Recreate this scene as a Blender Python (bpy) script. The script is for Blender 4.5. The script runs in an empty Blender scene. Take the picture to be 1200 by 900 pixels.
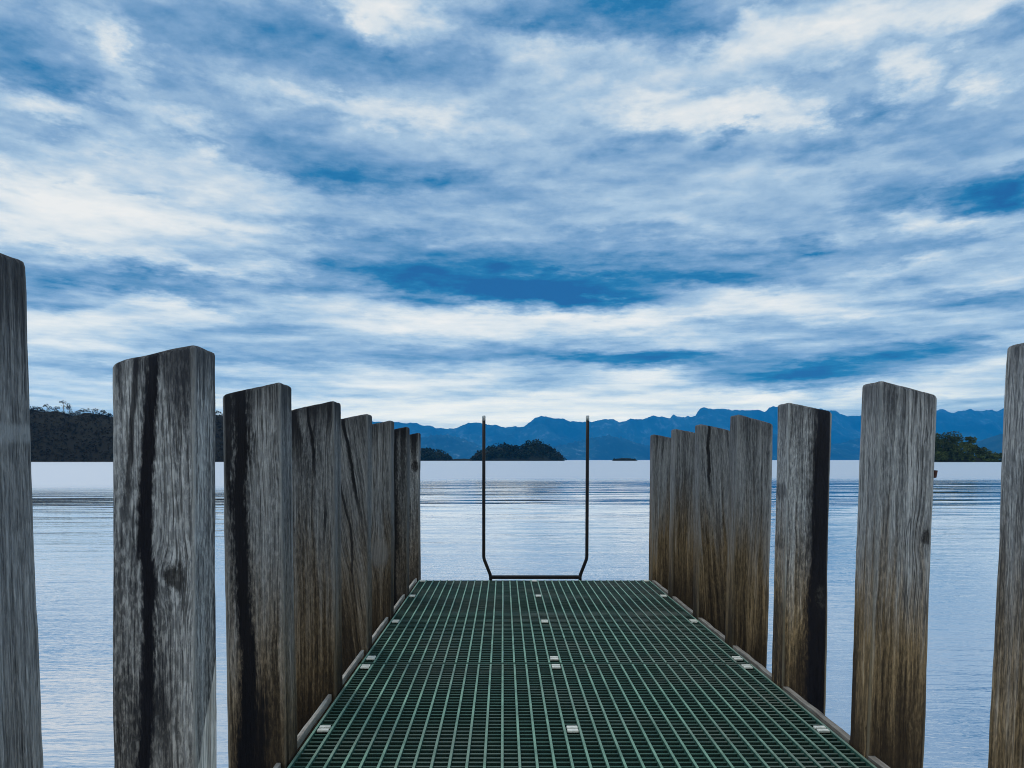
import bpy, bmesh, math, random
import numpy as np
from mathutils import Vector, Matrix, noise as mnoise

random.seed(7)
rng = np.random.default_rng(7)
scene = bpy.context.scene
COL = scene.collection

# ----------------------------------------------------------------------------
# view geometry: metres, jetty runs along +Y, deck top at z = 0
# ----------------------------------------------------------------------------
EYE = 0.91          # eye height above the deck
WATER_Z = -0.50     # water level
FPX = 900.0         # focal length in photo pixels (27 mm on 36 mm)
VPX, VPY = 590.0, 539.0


def tan_u(px):
    return (px - VPX) / FPX


def tan_v(py):
    return (VPY - py) / FPX


# ----------------------------------------------------------------------------
# helpers
# ----------------------------------------------------------------------------
def link(o, parent=None):
    COL.objects.link(o)
    if parent is not None:
        o.parent = parent
    return o


def tag(o, label=None, cat=None, group=None, kind=None):
    if label:
        o['label'] = label
    if cat:
        o['category'] = cat
    if group:
        o['group'] = group
    if kind:
        o['kind'] = kind
    return o


def mesh_obj(name, verts, faces, mat, parent=None, smooth=False):
    me = bpy.data.meshes.new(name)
    me.from_pydata([tuple(v) for v in verts], [], faces)
    me.update()
    if smooth:
        me.polygons.foreach_set('use_smooth', [True] * len(me.polygons))
    if mat:
        me.materials.append(mat)
    return link(bpy.data.objects.new(name, me), parent)


def empty(name, loc=(0, 0, 0)):
    o = bpy.data.objects.new(name, None)
    o.location = loc
    o.empty_display_size = 0.2
    return link(o)


class MB:
    """collects simple solids into one mesh"""

    def __init__(self):
        self.v = []
        self.f = []

    def box(self, x0, x1, y0, y1, z0, z1, bev=0.0):
        n = len(self.v)
        if bev <= 0:
            for z in (z0, z1):
                self.v += [(x0, y0, z), (x1, y0, z), (x1, y1, z), (x0, y1, z)]
            self.f += [tuple(n + i for i in q) for q in
                       ((3, 2, 1, 0), (4, 5, 6, 7), (0, 1, 5, 4), (1, 2, 6, 5), (2, 3, 7, 6), (3, 0, 4, 7))]
        else:
            b = bev
            ring = lambda i: [(x0 + i, y0 + b, 0), (x0 + b, y0 + i, 0), (x1 - b, y0 + i, 0), (x1 - i, y0 + b, 0),
                              (x1 - i, y1 - b, 0), (x1 - b, y1 - i, 0), (x0 + b, y1 - i, 0), (x0 + i, y1 - b, 0)]
            levels = [(z0, 0.0), (z1 - b, 0.0), (z1, b * 0.75)]
            for z, i in levels:
                r = ring(0)
                cx, cy = (x0 + x1) / 2, (y0 + y1) / 2
                for (x, y, _) in r:
                    x = x - math.copysign(min(i, abs(x - cx)), x - cx)
                    y = y - math.copysign(min(i, abs(y - cy)), y - cy)
                    self.v.append((x, y, z))
            for k in range(len(levels) - 1):
                for i in range(8):
                    j = (i + 1) % 8
                    self.f.append((n + k * 8 + i, n + k * 8 + j, n + (k + 1) * 8 + j, n + (k + 1) * 8 + i))
            self.f.append(tuple(n + 16 + i for i in range(8)))
            self.f.append(tuple(n + 7 - i for i in range(8)))
        return self

    def tube(self, pts, rad, seg=12, caps=True):
        pts = [Vector(p) for p in pts]
        n = len(self.v)
        prev = None
        for i, p in enumerate(pts):
            if i == 0:
                d = (pts[1] - p).normalized()
            elif i == len(pts) - 1:
                d = (p - pts[i - 1]).normalized()
            else:
                d = ((p - pts[i - 1]).normalized() + (pts[i + 1] - p).normalized()).normalized()
            if prev is None:
                a = d.orthogonal().normalized()
            else:
                a = (prev - d * prev.dot(d)).normalized()
            prev = a
            b = d.cross(a)
            r = rad[i] if isinstance(rad, (list, tuple)) else rad
            for k in range(seg):
                t = 2 * math.pi * k / seg
                self.v.append(tuple(p + (a * math.cos(t) + b * math.sin(t)) * r))
        for i in range(len(pts) - 1):
            for k in range(seg):
                j = (k + 1) % seg
                self.f.append((n + i * seg + k, n + i * seg + j, n + (i + 1) * seg + j, n + (i + 1) * seg + k))
        if caps:
            self.f.append(tuple(n + seg - 1 - k for k in range(seg)))
            self.f.append(tuple(n + (len(pts) - 1) * seg + k for k in range(seg)))
        return self

    def build(self, name, mat, parent=None, smooth=False):
        return mesh_obj(name, self.v, self.f, mat, parent, smooth)


# ----------------------------------------------------------------------------
# node helpers
# ----------------------------------------------------------------------------
class NT:
    def __init__(self, tree):
        self.t = tree
        self.n = tree.nodes
        self.l = tree.links

    def node(self, typ, **kw):
        nd = self.n.new(typ)
        for k, v in kw.items():
            setattr(nd, k, v)
        return nd

    def put(self, sock, val):
        if val is None:
            return
        if hasattr(val, 'is_output'):
            self.l.new(val, sock)
        else:
            sock.default_value = val

    def math(self, op, a, b=None, c=None, clamp=False):
        nd = self.node('ShaderNodeMath', operation=op, use_clamp=clamp)
        self.put(nd.inputs[0], a)
        if b is not None:
            self.put(nd.inputs[1], b)
        if c is not None:
            self.put(nd.inputs[2], c)
        return nd.outputs[0]

    def vmath(self, op, a, b=None, scale=None):
        nd = self.node('ShaderNodeVectorMath', operation=op)
        self.put(nd.inputs[0], a)
        if b is not None:
            self.put(nd.inputs[1], b)
        if scale is not None:
            self.put(nd.inputs[3], scale)
        return nd.outputs['Value'] if op in ('LENGTH', 'DOT_PRODUCT', 'DISTANCE') else nd.outputs[0]

    def sep(self, v):
        nd = self.node('ShaderNodeSeparateXYZ')
        self.put(nd.inputs[0], v)
        return nd.outputs

    def comb(self, x, y, z):
        nd = self.node('ShaderNodeCombineXYZ')
        for i, s in enumerate((x, y, z)):
            self.put(nd.inputs[i], s)
        return nd.outputs[0]

    def noise(self, vec, scale=1.0, detail=4.0, rough=0.55, out='Fac', dist=0.0):
        nd = self.node('ShaderNodeTexNoise')
        self.put(nd.inputs['Vector'], vec)
        nd.inputs['Scale'].default_value = scale
        nd.inputs['Detail'].default_value = detail
        nd.inputs['Roughness'].default_value = rough
        nd.inputs['Distortion'].default_value = dist
        return nd.outputs[out] if out != 'Fac' else nd.outputs[0]

    def smooth(self, val, lo, hi, a=0.0, b=1.0, typ='SMOOTHSTEP'):
        nd = self.node('ShaderNodeMapRange', interpolation_type=typ)
        self.put(nd.inputs[0], val)
        self.put(nd.inputs[1], lo)
        self.put(nd.inputs[2], hi)
        self.put(nd.inputs[3], a)
        self.put(nd.inputs[4], b)
        return nd.outputs[0]

    def mix(self, fac, a, b, blend='MIX'):
        nd = self.node('ShaderNodeMix', data_type='RGBA', blend_type=blend)
        self.put(nd.inputs[0], fac)
        for s, v in ((nd.inputs[6], a), (nd.inputs[7], b)):
            if isinstance(v, tuple) and len(v) == 3:
                v = v + (1.0,)
            self.put(s, v)
        return nd.outputs[2]

    def ramp(self, fac, stops, interp='LINEAR'):
        nd = self.node('ShaderNodeValToRGB')
        cr = nd.color_ramp
        cr.interpolation = interp
        while len(cr.elements) < len(stops):
            cr.elements.new(0.5)
        for e, (p, c) in zip(cr.elements, stops):
            e.position = p
            e.color = tuple(c) + (1.0,) if len(c) == 3 else c
        self.put(nd.inputs[0], fac)
        return nd.outputs[0]

    def attr(self, name):
        nd = self.node('ShaderNodeAttribute', attribute_type='OBJECT', attribute_name=name)
        return nd.outputs['Fac']

    def bump(self, height, strength, distance, normal=None):
        nd = self.node('ShaderNodeBump')
        self.put(nd.inputs['Strength'], strength)
        self.put(nd.inputs['Distance'], distance)
        self.put(nd.inputs['Height'], height)
        if normal is not None:
            self.put(nd.inputs['Normal'], normal)
        return nd.outputs[0]


def new_mat(name):
    m = bpy.data.materials.new(name)
    m.use_nodes = True
    m.node_tree.nodes.clear()
    return m, NT(m.node_tree)


def finish(nt, color, rough=0.8, normal=None, metallic=0.0, spec=0.5):
    b = nt.node('ShaderNodeBsdfPrincipled')
    if isinstance(color, tuple) and len(color) == 3:
        color = color + (1.0,)
    nt.put(b.inputs['Base Color'], color)
    nt.put(b.inputs['Roughness'], rough)
    nt.put(b.inputs['Metallic'], metallic)
    nt.put(b.inputs['Specular IOR Level'], spec)
    if normal is not None:
        nt.put(b.inputs['Normal'], normal)
    o = nt.node('ShaderNodeOutputMaterial')
    nt.l.new(b.outputs[0], o.inputs[0])
    return b


# ----------------------------------------------------------------------------
# world: Nishita sky behind a broken cloud deck
# ----------------------------------------------------------------------------
SUN_AZ, SUN_EL = math.radians(-40), math.radians(62)

# cloud masses: centre x, y, radius x, y (in photo pixels from the jetty head), tilt, brightness
CLOUDS = [
    # bright openings
    (150, 240, 260, 75, -4, .42), (60, 265, 170, 60, 0, .30), (250, 195, 150, 30, 6, .26), (20, 215, 120, 40, 0, .22),
    (135, 45, 70, 34, 22, .34), (150, 60, 40, 22, 50, .18), (455, 12, 85, 34, 12, .42), (440, 30, 60, 26, 30, .2),
    (45, 125, 75, 20, 2, .34), (200, 138, 75, 22, 14, .30), (120, 112, 40, 14, 0, .18), (370, 118, 130, 20, 6, .28),
    (520, 140, 140, 24, 8, .32), (625, 60, 60, 36, 0, .22), (720, 110, 150, 34, -8, .26), (690, 60, 60, 18, 20, .14),
    (990, 22, 190, 48, -8, .50), (880, 40, 60, 24, -12, .24), (1150, 8, 130, 30, 0, .42), (1000, 45, 60, 22, 30, .14),
    (1066, 93, 50, 36, 0, .52), (1160, 100, 44, 24, -8, .34), (860, 128, 150, 34, 4, .52), (960, 140, 60, 20, 12, .24),
    (780, 118, 70, 26, 0, .18), (960, 190, 190, 30, -3, .18), (1040, 70, 120, 20, 0, .12),
    (250, 316, 120, 12, 4, .34), (330, 312, 60, 10, 0, .26), (360, 300, 40, 8, -8, .2), (330, 266, 140, 12, 0, .2),
    (110, 375, 170, 22, -6, .34), (80, 400, 150, 22, 0, .32), (130, 344, 70, 12, 0, .18), (250, 372, 170, 18, 6, .18),
    (460, 378, 170, 26, 3, .36), (640, 376, 200, 26, 1, .38), (760, 378, 140, 22, 0, .28), (900, 352, 130, 20, 8, .34),
    (1000, 362, 110, 16, 0, .2), (1060, 318, 130, 16, -8, .30), (1170, 330, 90, 20, 4, .2), (880, 395, 120, 12, 0, .16),
    (1060, 256, 90, 14, -10, .28), (1140, 262, 100, 16, 4, .24), (830, 250, 130, 24, -4, .06),
    (440, 440, 80, 22, 6, .26), (560, 442, 90, 9, -4, .2), (700, 440, 110, 14, 2, .14), (770, 440, 60, 16, -8, .3),
    (620, 470, 420, 34, 0, .40), (560, 492, 500, 26, 0, .3), (830, 462, 120, 14, 0, .3), (920, 468, 130, 14, -8, .3), (1130, 440, 130, 24, -8, .34), (1180, 394, 40, 16, 8, .3),
    (300, 432, 130, 12, 0, .2), (80, 450, 130, 16, 0, .22), (200, 470, 400, 16, 0, .22), (1100, 465, 200, 18, 0, .26),
    # dark cloud
    (300, 40, 190, 55, 6, -.34), (30, 50, 110, 60, 0, -.34), (180, 72, 70, 22, 6, -.24), (40, 90, 130, 26, 6, -.18), (225, 158, 60, 14, 20, -.30),
    (470, 70, 110, 34, 10, -.22), (360, 25, 90, 40, 0, -.16), (720, 12, 170, 44, 4, -.52), (790, 40, 70, 34, 10, -.2), (590, 22, 90, 34, 0, -.2),
    (330, 160, 130, 40, 10, -.16), (350, 195, 110, 20, 6, -.16), (440, 205, 190, 40, 4, -.24), (500, 215, 160, 14, -4, -.20), (740, 160, 90, 18, -4, -.22),
    (560, 70, 50, 14, 10, -.1), (80, 90, 60, 14, 0, -.1), (40, 150, 80, 14, 0, -.18), (125, 175, 40, 10, 0, -.16),
    (130, 322, 150, 26, 4, -.40), (70, 333, 90, 16, 0, -.30), (230, 345, 110, 14, 10, -.28), (200, 280, 160, 18, 4, -.08), (70, 356, 60, 9, 0, -.2),
    (170, 224, 60, 10, 0, -.2), (70, 211, 22, 7, 0, -.2), (20, 226, 34, 9, 0, -.2),
    (560, 318, 250, 44, 3, -.62), (660, 345, 130, 26, 4, -.62), (480, 330, 130, 22, 5, -.30), (350, 335, 70, 16, 0, -.26), (780, 330, 120, 30, 6, -.28), (750, 275, 120, 12, 2, -.22),
    (420, 275, 170, 20, 6, -.18), (620, 235, 120, 16, 0, -.12),
    (1030, 132, 110, 38, -14, -.40), (985, 120, 50, 26, 40, -.22), (1180, 40, 70, 26, 0, -.24), (950, 90, 90, 18, -6, -.14), (1110, 160, 130, 40, -14, -.22), (870, 155, 34, 12, 4, -.40), (800, 158, 40, 10, 0, -.16),
    (1180, 226, 90, 34, 6, -.75), (1070, 232, 80, 22, 14, -.34), (1020, 262, 40, 44, 0, -.24), (1090, 290, 130, 22, 0, -.26),
    (950, 296, 38, 22, 0, -.42), (868, 300, 90, 20, 0, -.38), (700, 268, 90, 10, 0, -.14), (840, 328, 110, 16, 4, -.26), (1080, 205, 160, 14, 6, -.14),
    (640, 418, 260, 12, 1, -.30), (760, 424, 150, 15, 2, -.34), (640, 445, 60, 16, 0, -.26), (170, 436, 130, 11, 2, -.26), (230, 415, 140, 8, 0, -.18), (330, 385, 70, 10, 0, -.2), (450, 424, 150, 9, 0, -.16),
    (910, 440, 140, 22, -3, -.48), (1000, 430, 160, 22, -5, -.44), (1080, 404, 130, 12, 0, -.38), (955, 464, 40, 14, -14, -.42), (1120, 355, 130, 15, 2, -.34), (860, 415, 130, 16, 0, -.22),
    (990, 385, 140, 10, 0, -.14), (840, 382, 60, 8, 0, -.16),
]


def build_world():
    w = bpy.data.worlds.new("World")
    scene.world = w
    w.use_nodes = True
    w.node_tree.nodes.clear()
    nt = NT(w.node_tree)
    tc = nt.node('ShaderNodeTexCoord')
    d = tc.outputs['Generated']
    dx, dy, dz = nt.sep(d)
    r = nt.math('SQRT', nt.math('ADD', nt.math('MULTIPLY', dx, dx), nt.math('MULTIPLY', dy, dy)))
    r = nt.math('MAXIMUM', r, 0.02)
    t = nt.math('MAXIMUM', nt.math('DIVIDE', nt.math('ABSOLUTE', dz), r), 0.0)
    t = nt.math('MINIMUM', t, 12.0)
    az = nt.math('ARCTAN2', dx, dy)
    lnt = nt.math('LOGARITHM', nt.math('ADD', t, 0.13), math.e)
    cx = nt.math('DIVIDE', dx, r)
    cy = nt.math('DIVIDE', dy, r)
    # shear so streaks slope gently as they do in the photograph
    q = nt.comb(nt.math('MULTIPLY', cx, 2.3), nt.math('MULTIPLY', cy, 2.3), nt.math('MULTIPLY', lnt, 2.6))
    n1 = nt.noise(q, 2.2, 6, 0.6, out='Color')
    n2 = nt.noise(q, 7.0, 5, 0.6, out='Color')
    s1 = nt.vmath('SUBTRACT', n1, (0.5, 0.5, 0.5))
    s2 = nt.vmath('SUBTRACT', n2, (0.5, 0.5, 0.5))
    pos = nt.comb(az, t, 0.0)
    # displacement shrinks towards the horizon where clouds are seen edge on
    k = nt.smooth(t, 0.0, 0.45, 0.35, 1.0, 'LINEAR')
    k3 = nt.comb(nt.math('MULTIPLY', k, 0.075), nt.math('MULTIPLY', k, 0.038), 0.0)
    k3b = nt.comb(nt.math('MULTIPLY', k, 0.15), nt.math('MULTIPLY', k, 0.075), 0.0)
    pos = nt.vmath('ADD', pos, nt.vmath('MULTIPLY', s1, k3))
    pos = nt.vmath('ADD', pos, nt.vmath('MULTIPLY', s2, k3b))
    n3 = nt.noise(q, 19.0, 4, 0.6, out='Color')
    k3c = nt.comb(nt.math('MULTIPLY', k, 0.035), nt.math('MULTIPLY', k, 0.020), 0.0)
    pos = nt.vmath('ADD', pos, nt.vmath('MULTIPLY', nt.vmath('SUBTRACT', n3, (0.5, 0.5, 0.5)), k3c))
    field = None
    for (px, py, rx, ry, rot, amp) in CLOUDS:
        u, v = tan_u(px), tan_v(py)
        c = math.sqrt(1 + u * u)
        mp = nt.node('ShaderNodeMapping', vector_type='TEXTURE')
        nt.l.new(pos, mp.inputs['Vector'])
        mp.inputs['Location'].default_value = (math.atan(u), v / c, 0)
        mp.inputs['Rotation'].default_value = (0, 0, math.radians(-rot))
        mp.inputs['Scale'].default_value = (1.1 * rx / FPX / (c * c), 1.1 * ry / FPX / c, 1)
        g = nt.node('ShaderNodeTexGradient', gradient_type='SPHERICAL')
        nt.l.new(mp.outputs[0], g.inputs[0])
        field = nt.math('MULTIPLY_ADD', g.outputs[1], amp * (0.88 if amp > 0 else 0.84), field if field is not None else 0.512)
    # wisps and fine structure
    qs = nt.comb(nt.math('MULTIPLY', cx, 2.7), nt.math('MULTIPLY', cy, 2.7), nt.math('MULTIPLY', lnt, 3.9))
    # billows: lit heads, shaded undersides
    ql = nt.vmath('ADD', qs, (0.0, 0.0, 0.10))
    la = nt.noise(qs, 2.3, 6, 0.54, dist=0.15)
    lb = nt.noise(ql, 2.3, 6, 0.54, dist=0.15)
    field = nt.math('ADD', field, nt.math('MULTIPLY', nt.math('SUBTRACT', la, lb), 0.78))
    f1 = nt.noise(qs, 2.4, 8, 0.58, dist=0.25)
    # thin stacked layers low in the sky
    ly = nt.noise(nt.comb(nt.math('MULTIPLY', cx, 2.4), nt.math('MULTIPLY', cy, 2.4), nt.math('MULTIPLY', lnt, 8.5)), 2.4, 7, 0.6, dist=0.3)
    field = nt.math('ADD', field, nt.math('MULTIPLY', nt.math('MULTIPLY', nt.math('SUBTRACT', ly, 0.5), 0.58), nt.smooth(t, 0.42, 0.14, 0.25, 1.0)))
    f2 = nt.noise(q, 9.0, 7, 0.6, dist=0.2)
    field = nt.math('ADD', field, nt.math('MULTIPLY', nt.math('SUBTRACT', f1, 0.5), 0.30))
    field = nt.math('ADD', field, nt.math('MULTIPLY', nt.math('SUBTRACT', f2, 0.5), 0.27))
    f3 = nt.noise(q, 15.0, 6, 0.62, dist=0.3)
    field = nt.math('ADD', field, nt.math('MULTIPLY', nt.math('SUBTRACT', f3, 0.5), 0.15))
    field = nt.math('MULTIPLY_ADD', nt.math('SUBTRACT', field, 0.5), 0.92, 0.515)
    # unseen cover behind the camera, whitened to light the post fronts
    back = nt.smooth(dy, 0.25, -0.5, 0.0, 0.22)
    field = nt.math('ADD', field, back)
    clouds = nt.ramp(field, [(0.0, (.0, .115, .33)), (0.16, (.022, .18, .40)), (0.42, (.205, .36, .575)),
                             (0.62, (.40, .55, .71)), (0.82, (.68, .745, .79)), (1.0, (.84, .845, .835))])
    # light scattered low in the sky, seen through the long air path
    sky = nt.node('ShaderNodeTexSky', sky_type='NISHITA')
    sky.sun_disc = False
    sky.sun_elevation = SUN_EL
    sky.sun_rotation = SUN_AZ
    path = nt.math('MULTIPLY', nt.math('MINIMUM', nt.math('DIVIDE', 1560.0, nt.math('MAXIMUM', t, 0.01)), 26000.0), 3.5e-5)
    thick = nt.math('SUBTRACT', 1.0, nt.math('EXPONENT', nt.math('MULTIPLY', path, -1.0)))
    air = nt.vmath('SCALE', (.010, .16, .52), scale=thick)
    clouds = nt.vmath('SCALE', nt.vmath('MAXIMUM', nt.vmath('SUBTRACT', clouds, air), (.012, .03, .06)), scale=nt.math('EXPONENT', path))
    scaled = nt.vmath('SCALE', clouds, scale=10.0)
    col = nt.mix(0.975, sky.outputs[0], scaled)
    bg = nt.node('ShaderNodeBackground')
    nt.put(bg.inputs[0], col)
    bg.inputs[1].default_value = 0.1
    o = nt.node('ShaderNodeOutputWorld')
    nt.l.new(bg.outputs[0], o.inputs[0])
    w.cycles.sampling_method = 'MANUAL'
    w.cycles.sample_map_resolution = 512


build_world()

sun_d = bpy.data.lights.new('sun', 'SUN')
sun_d.energy = 1.1
sun_d.angle = math.radians(18)
sun_d.color = (1.0, 0.95, 0.88)
sun = link(bpy.data.objects.new('sun', sun_d))
sv = Vector((math.sin(SUN_AZ) * math.cos(SUN_EL), math.cos(SUN_AZ) * math.cos(SUN_EL), math.sin(SUN_EL)))
sun.rotation_euler = sv.to_track_quat('Z', 'Y').to_euler()
sun.location = sv * 40

# ----------------------------------------------------------------------------
# materials
# ----------------------------------------------------------------------------
def wood_material():
    m, nt = new_mat('weathered_timber')
    tc = nt.node('ShaderNodeTexCoord')
    O = tc.outputs['Object']
    x, y, z = nt.sep(O)
    info = nt.node('ShaderNodeObjectInfo')
    seed = nt.math('MULTIPLY', info.outputs['Random'], 61.0)
    # knot: grain is squeezed round it
    kx, kz, kr = nt.attr('knot_x'), nt.attr('knot_z'), nt.attr('knot_r')
    ddx = nt.math('SUBTRACT', x, kx)
    ddz = nt.math('MULTIPLY', nt.math('SUBTRACT', z, kz), 0.62)
    kd = nt.math('SQRT', nt.math('ADD', nt.math('MULTIPLY', ddx, ddx), nt.math('MULTIPLY', ddz, ddz)))
    infl = nt.smooth(kd, 0.0, nt.math('MULTIPLY_ADD', kr, 3.2, 0.001), 0.6, 0.0)
    gx = nt.math('SUBTRACT', x, nt.math('MULTIPLY', ddx, infl))
    wob = nt.noise(nt.comb(seed, 0.0, nt.math('MULTIPLY', z, 2.2)), 1.0, 3, 0.5)
    wob2 = nt.noise(nt.comb(nt.math('MULTIPLY', x, 6.0), seed, nt.math('MULTIPLY', z, 4.0)), 1.0, 3, 0.55)
    gx = nt.math('MULTIPLY_ADD', z, nt.attr('diag'), gx)
    gx = nt.math('ADD', gx, nt.math('MULTIPLY', wob, 0.035))
    gx = nt.math('ADD', gx, nt.math('MULTIPLY', wob2, 0.007))
    # grain at three sizes, long in z
    zs = nt.math('ADD', z, seed)
    yy = nt.math('ADD', y, seed)
    g1 = nt.noise(nt.comb(nt.math('MULTIPLY', gx, 58.0), nt.math('MULTIPLY', yy, 58.0), nt.math('MULTIPLY', zs, 1.5)), 1.0, 5, 0.6)
    g2 = nt.noise(nt.comb(nt.math('MULTIPLY', gx, 210.0), nt.math('MULTIPLY', yy, 210.0), nt.math('MULTIPLY', zs, 6.0)), 1.0, 5, 0.65)
    g3 = nt.noise(nt.comb(nt.math('MULTIPLY', gx, 420.0), nt.math('MULTIPLY', yy, 420.0), nt.math('MULTIPLY', zs, 26.0)), 1.0, 3, 0.6)
    mott = nt.noise(nt.comb(nt.math('MULTIPLY', gx, 130.0), nt.math('MULTIPLY', yy, 130.0), nt.math('MULTIPLY', zs, 40.0)), 1.0, 6, 0.68)
    big = nt.noise(nt.comb(nt.math('MULTIPLY', gx, 9.0), nt.math('MULTIPLY', yy, 9.0), nt.math('MULTIPLY', zs, 1.3)), 1.0, 3, 0.5)
    v = nt.math('MULTIPLY', nt.math('SUBTRACT', g1, 0.5), 0.85)
    v = nt.math('MULTIPLY_ADD', nt.math('SUBTRACT', g2, 0.5), 0.95, v)
    v = nt.math('MULTIPLY_ADD', nt.math('SUBTRACT', g3, 0.5), 0.8, v)
    v = nt.math('MULTIPLY_ADD', nt.math('SUBTRACT', big, 0.5), 0.75, v)
    mt = nt.smooth(mott, 0.44, 0.60, -0.5, 0.5)
    v = nt.math('MULTIPLY_ADD', mt, nt.attr('peel'), v)
    v = nt.math('ADD', v, 0.5)
    col = nt.ramp(v, [(0.0, (.018, .019, .022)), (0.28, (.085, .087, .09)), (0.52, (.225, .225, .222)), (0.78, (.38, .375, .365)), (1.0, (.52, .51, .49))])
    fl = nt.noise(nt.comb(nt.math('MULTIPLY', gx, 120.0), nt.math('MULTIPLY', yy, 120.0), nt.math('MULTIPLY', zs, 1.7)), 1.0, 2, 0.5)
    fl = nt.math('ABSOLUTE', nt.math('SUBTRACT', fl, 0.5))
    chk = nt.math('MULTIPLY', nt.smooth(fl, 0.028, 0.006), nt.smooth(big, 0.40, 0.62))
    col = nt.mix(nt.math('MULTIPLY', chk, 0.72), col, (.020, .019, .018))
    # brown, unbleached timber towards the wet foot of the post
    bz = nt.math('ADD', z, nt.math('MULTIPLY', nt.math('SUBTRACT', g1, 0.5), 0.75))
    bz = nt.math('ADD', bz, nt.math('MULTIPLY', nt.math('SUBTRACT', big, 0.5), 0.7))
    bm = nt.math('MINIMUM', nt.math('MULTIPLY', nt.smooth(bz, 0.80, 0.06), nt.attr('brown')), 1.0)
    col = nt.mix(bm, col, nt.mix(1.0, col, (.98, .66, .35), 'MULTIPLY'))
    # damp black stain at the foot
    st = nt.math('MULTIPLY', nt.smooth(nt.math('ADD', bz, nt.math('MULTIPLY', nt.math('SUBTRACT', mott, 0.5), 0.3)), 0.40, -0.04), nt.math('MINIMUM', nt.attr('brown'), 1.0))
    col = nt.mix(nt.math('MULTIPLY', st, 0.85), col, (.022, .014, .009))
    # black streaks and checks
    for pre in ('a', 'b', 'c'):
        sx, sw, sk = nt.attr('streak_%s_x' % pre), nt.attr('streak_%s_w' % pre), nt.attr('streak_%s_k' % pre)
        zt, zb = nt.attr('streak_%s_t' % pre), nt.attr('streak_%s_b' % pre)
        c = nt.math('ADD', sx, nt.math('MULTIPLY', nt.math('SUBTRACT', wob, 0.5), 0.10))
        dd = nt.math('ABSOLUTE', nt.math('SUBTRACT', nt.math('MULTIPLY_ADD', z, nt.attr('streak_slope'), x), c))
        edge = nt.math('MULTIPLY', nt.math('SUBTRACT', g1, 0.5), 0.03)
        edge = nt.math('MULTIPLY_ADD', nt.math('SUBTRACT', mott, 0.5), 0.035, edge)
        dd = nt.math('MULTIPLY_ADD', edge, nt.smooth(sw, 0.0, 0.026, 0.08, 1.0), dd)
        m1 = nt.smooth(dd, nt.math('MULTIPLY', sw, 1.35), nt.math('MULTIPLY', sw, 0.55))
        zz = nt.math('ADD', z, nt.math('MULTIPLY', nt.math('SUBTRACT', g2, 0.5), 0.4))
        m2 = nt.math('MULTIPLY', nt.smooth(zz, zb, nt.math('ADD', zb, 0.22)), nt.smooth(zz, zt, nt.math('SUBTRACT', zt, 0.15)))
        mk = nt.math('MULTIPLY', nt.math('MULTIPLY', m1, m2), sk)
        col = nt.mix(mk, col, (.006, .006, .009))
    # lichen-dark top
    tz = nt.math('SUBTRACT', nt.attr('top_z'), z)
    tm = nt.smooth(nt.math('ADD', tz, nt.math('MULTIPLY', nt.math('SUBTRACT', g1, 0.5), 0.35)), 0.16, 0.0)
    col = nt.mix(nt.math('MULTIPLY', tm, nt.attr('top_dark')), col, (.016, .017, .022))
    # knot core
    kn = nt.math('ADD', kd, nt.math('MULTIPLY_ADD', nt.math('SUBTRACT', mott, 0.5), 0.03, nt.math('MULTIPLY', nt.math('SUBTRACT', g1, 0.5), 0.05)))
    km = nt.smooth(kn, nt.math('MULTIPLY', kr, 1.1), nt.math('MULTIPLY', kr, 0.6))
    kcol = nt.mix(nt.smooth(mott, 0.42, 0.62), (.010, .009, .009), (.036, .033, .030))
    kcol = nt.mix(nt.attr('knot_pale'), kcol, nt.mix(g2, (.12, .11, .10), (.40, .37, .34)))
    col = nt.mix(nt.math('MULTIPLY', km, 0.85), col, kcol)
    # worn arrises
    hx = nt.math('SUBTRACT', 0.0875, nt.math('ABSOLUTE', x))
    hy = nt.math('SUBTRACT', 0.0625, nt.math('ABSOLUTE', y))
    cd = nt.math('MAXIMUM', hx, hy)
    wear = nt.smooth(nt.math('ADD', cd, nt.math('MULTIPLY', nt.math('SUBTRACT', g2, 0.5), 0.010)), 0.010, 0.003)
    wcol = nt.mix(bm, (.30, .30, .29), (.22, .175, .115))
    col = nt.mix(nt.math('MULTIPLY', nt.math('MULTIPLY', wear, nt.smooth(big, 0.3, 0.6)), 0.75), col, wcol)
    # fresh split (only where the post carries one)
    ins = nt.smooth(x, 0.0790, 0.0815)
    line = nt.math('SUBTRACT', nt.math('MULTIPLY_ADD', y, 1.9, nt.attr('split_z')), z)
    line = nt.math('ADD', line, nt.math('MULTIPLY', nt.math('SUBTRACT', g2, 0.5), 0.05))
    sp = nt.math('MULTIPLY', nt.math('MULTIPLY', ins, nt.smooth(line, 0.0, 0.012)), nt.attr('split_on'))
    scol = nt.mix(nt.smooth(g2, 0.35, 0.65), (.22, .19, .16), (.78, .71, .63))
    col = nt.mix(sp, col, scol)
    # pale band left by a strap
    bd = nt.math('ABSOLUTE', nt.math('SUBTRACT', z, nt.attr('band_z')))
    bdm = nt.math('MULTIPLY', nt.smooth(nt.math('ADD', bd, nt.math('MULTIPLY', nt.math('SUBTRACT', g1, 0.5), 0.02)), 0.018, 0.006), nt.attr('band_on'))
    col = nt.mix(nt.math('MULTIPLY', bdm, 0.55), col, (.34, .35, .35))
    tone = nt.attr('tone')
    col = nt.vmath('SCALE', col, scale=tone)
    h = nt.math('MULTIPLY_ADD', g2, 0.5, nt.math('MULTIPLY', g1, 0.9))
    h = nt.math('MULTIPLY_ADD', g3, 0.25, h)
    h = nt.math('MULTIPLY_ADD', mt, 0.18, h)
    h = nt.math('MULTIPLY_ADD', chk, -0.5, h)
    nrm = nt.bump(h, 0.9, 0.009)
    finish(nt, col, nt.smooth(v, 0.2, 0.8, 0.72, 0.9), nrm, spec=0.15)
    return m


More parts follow.
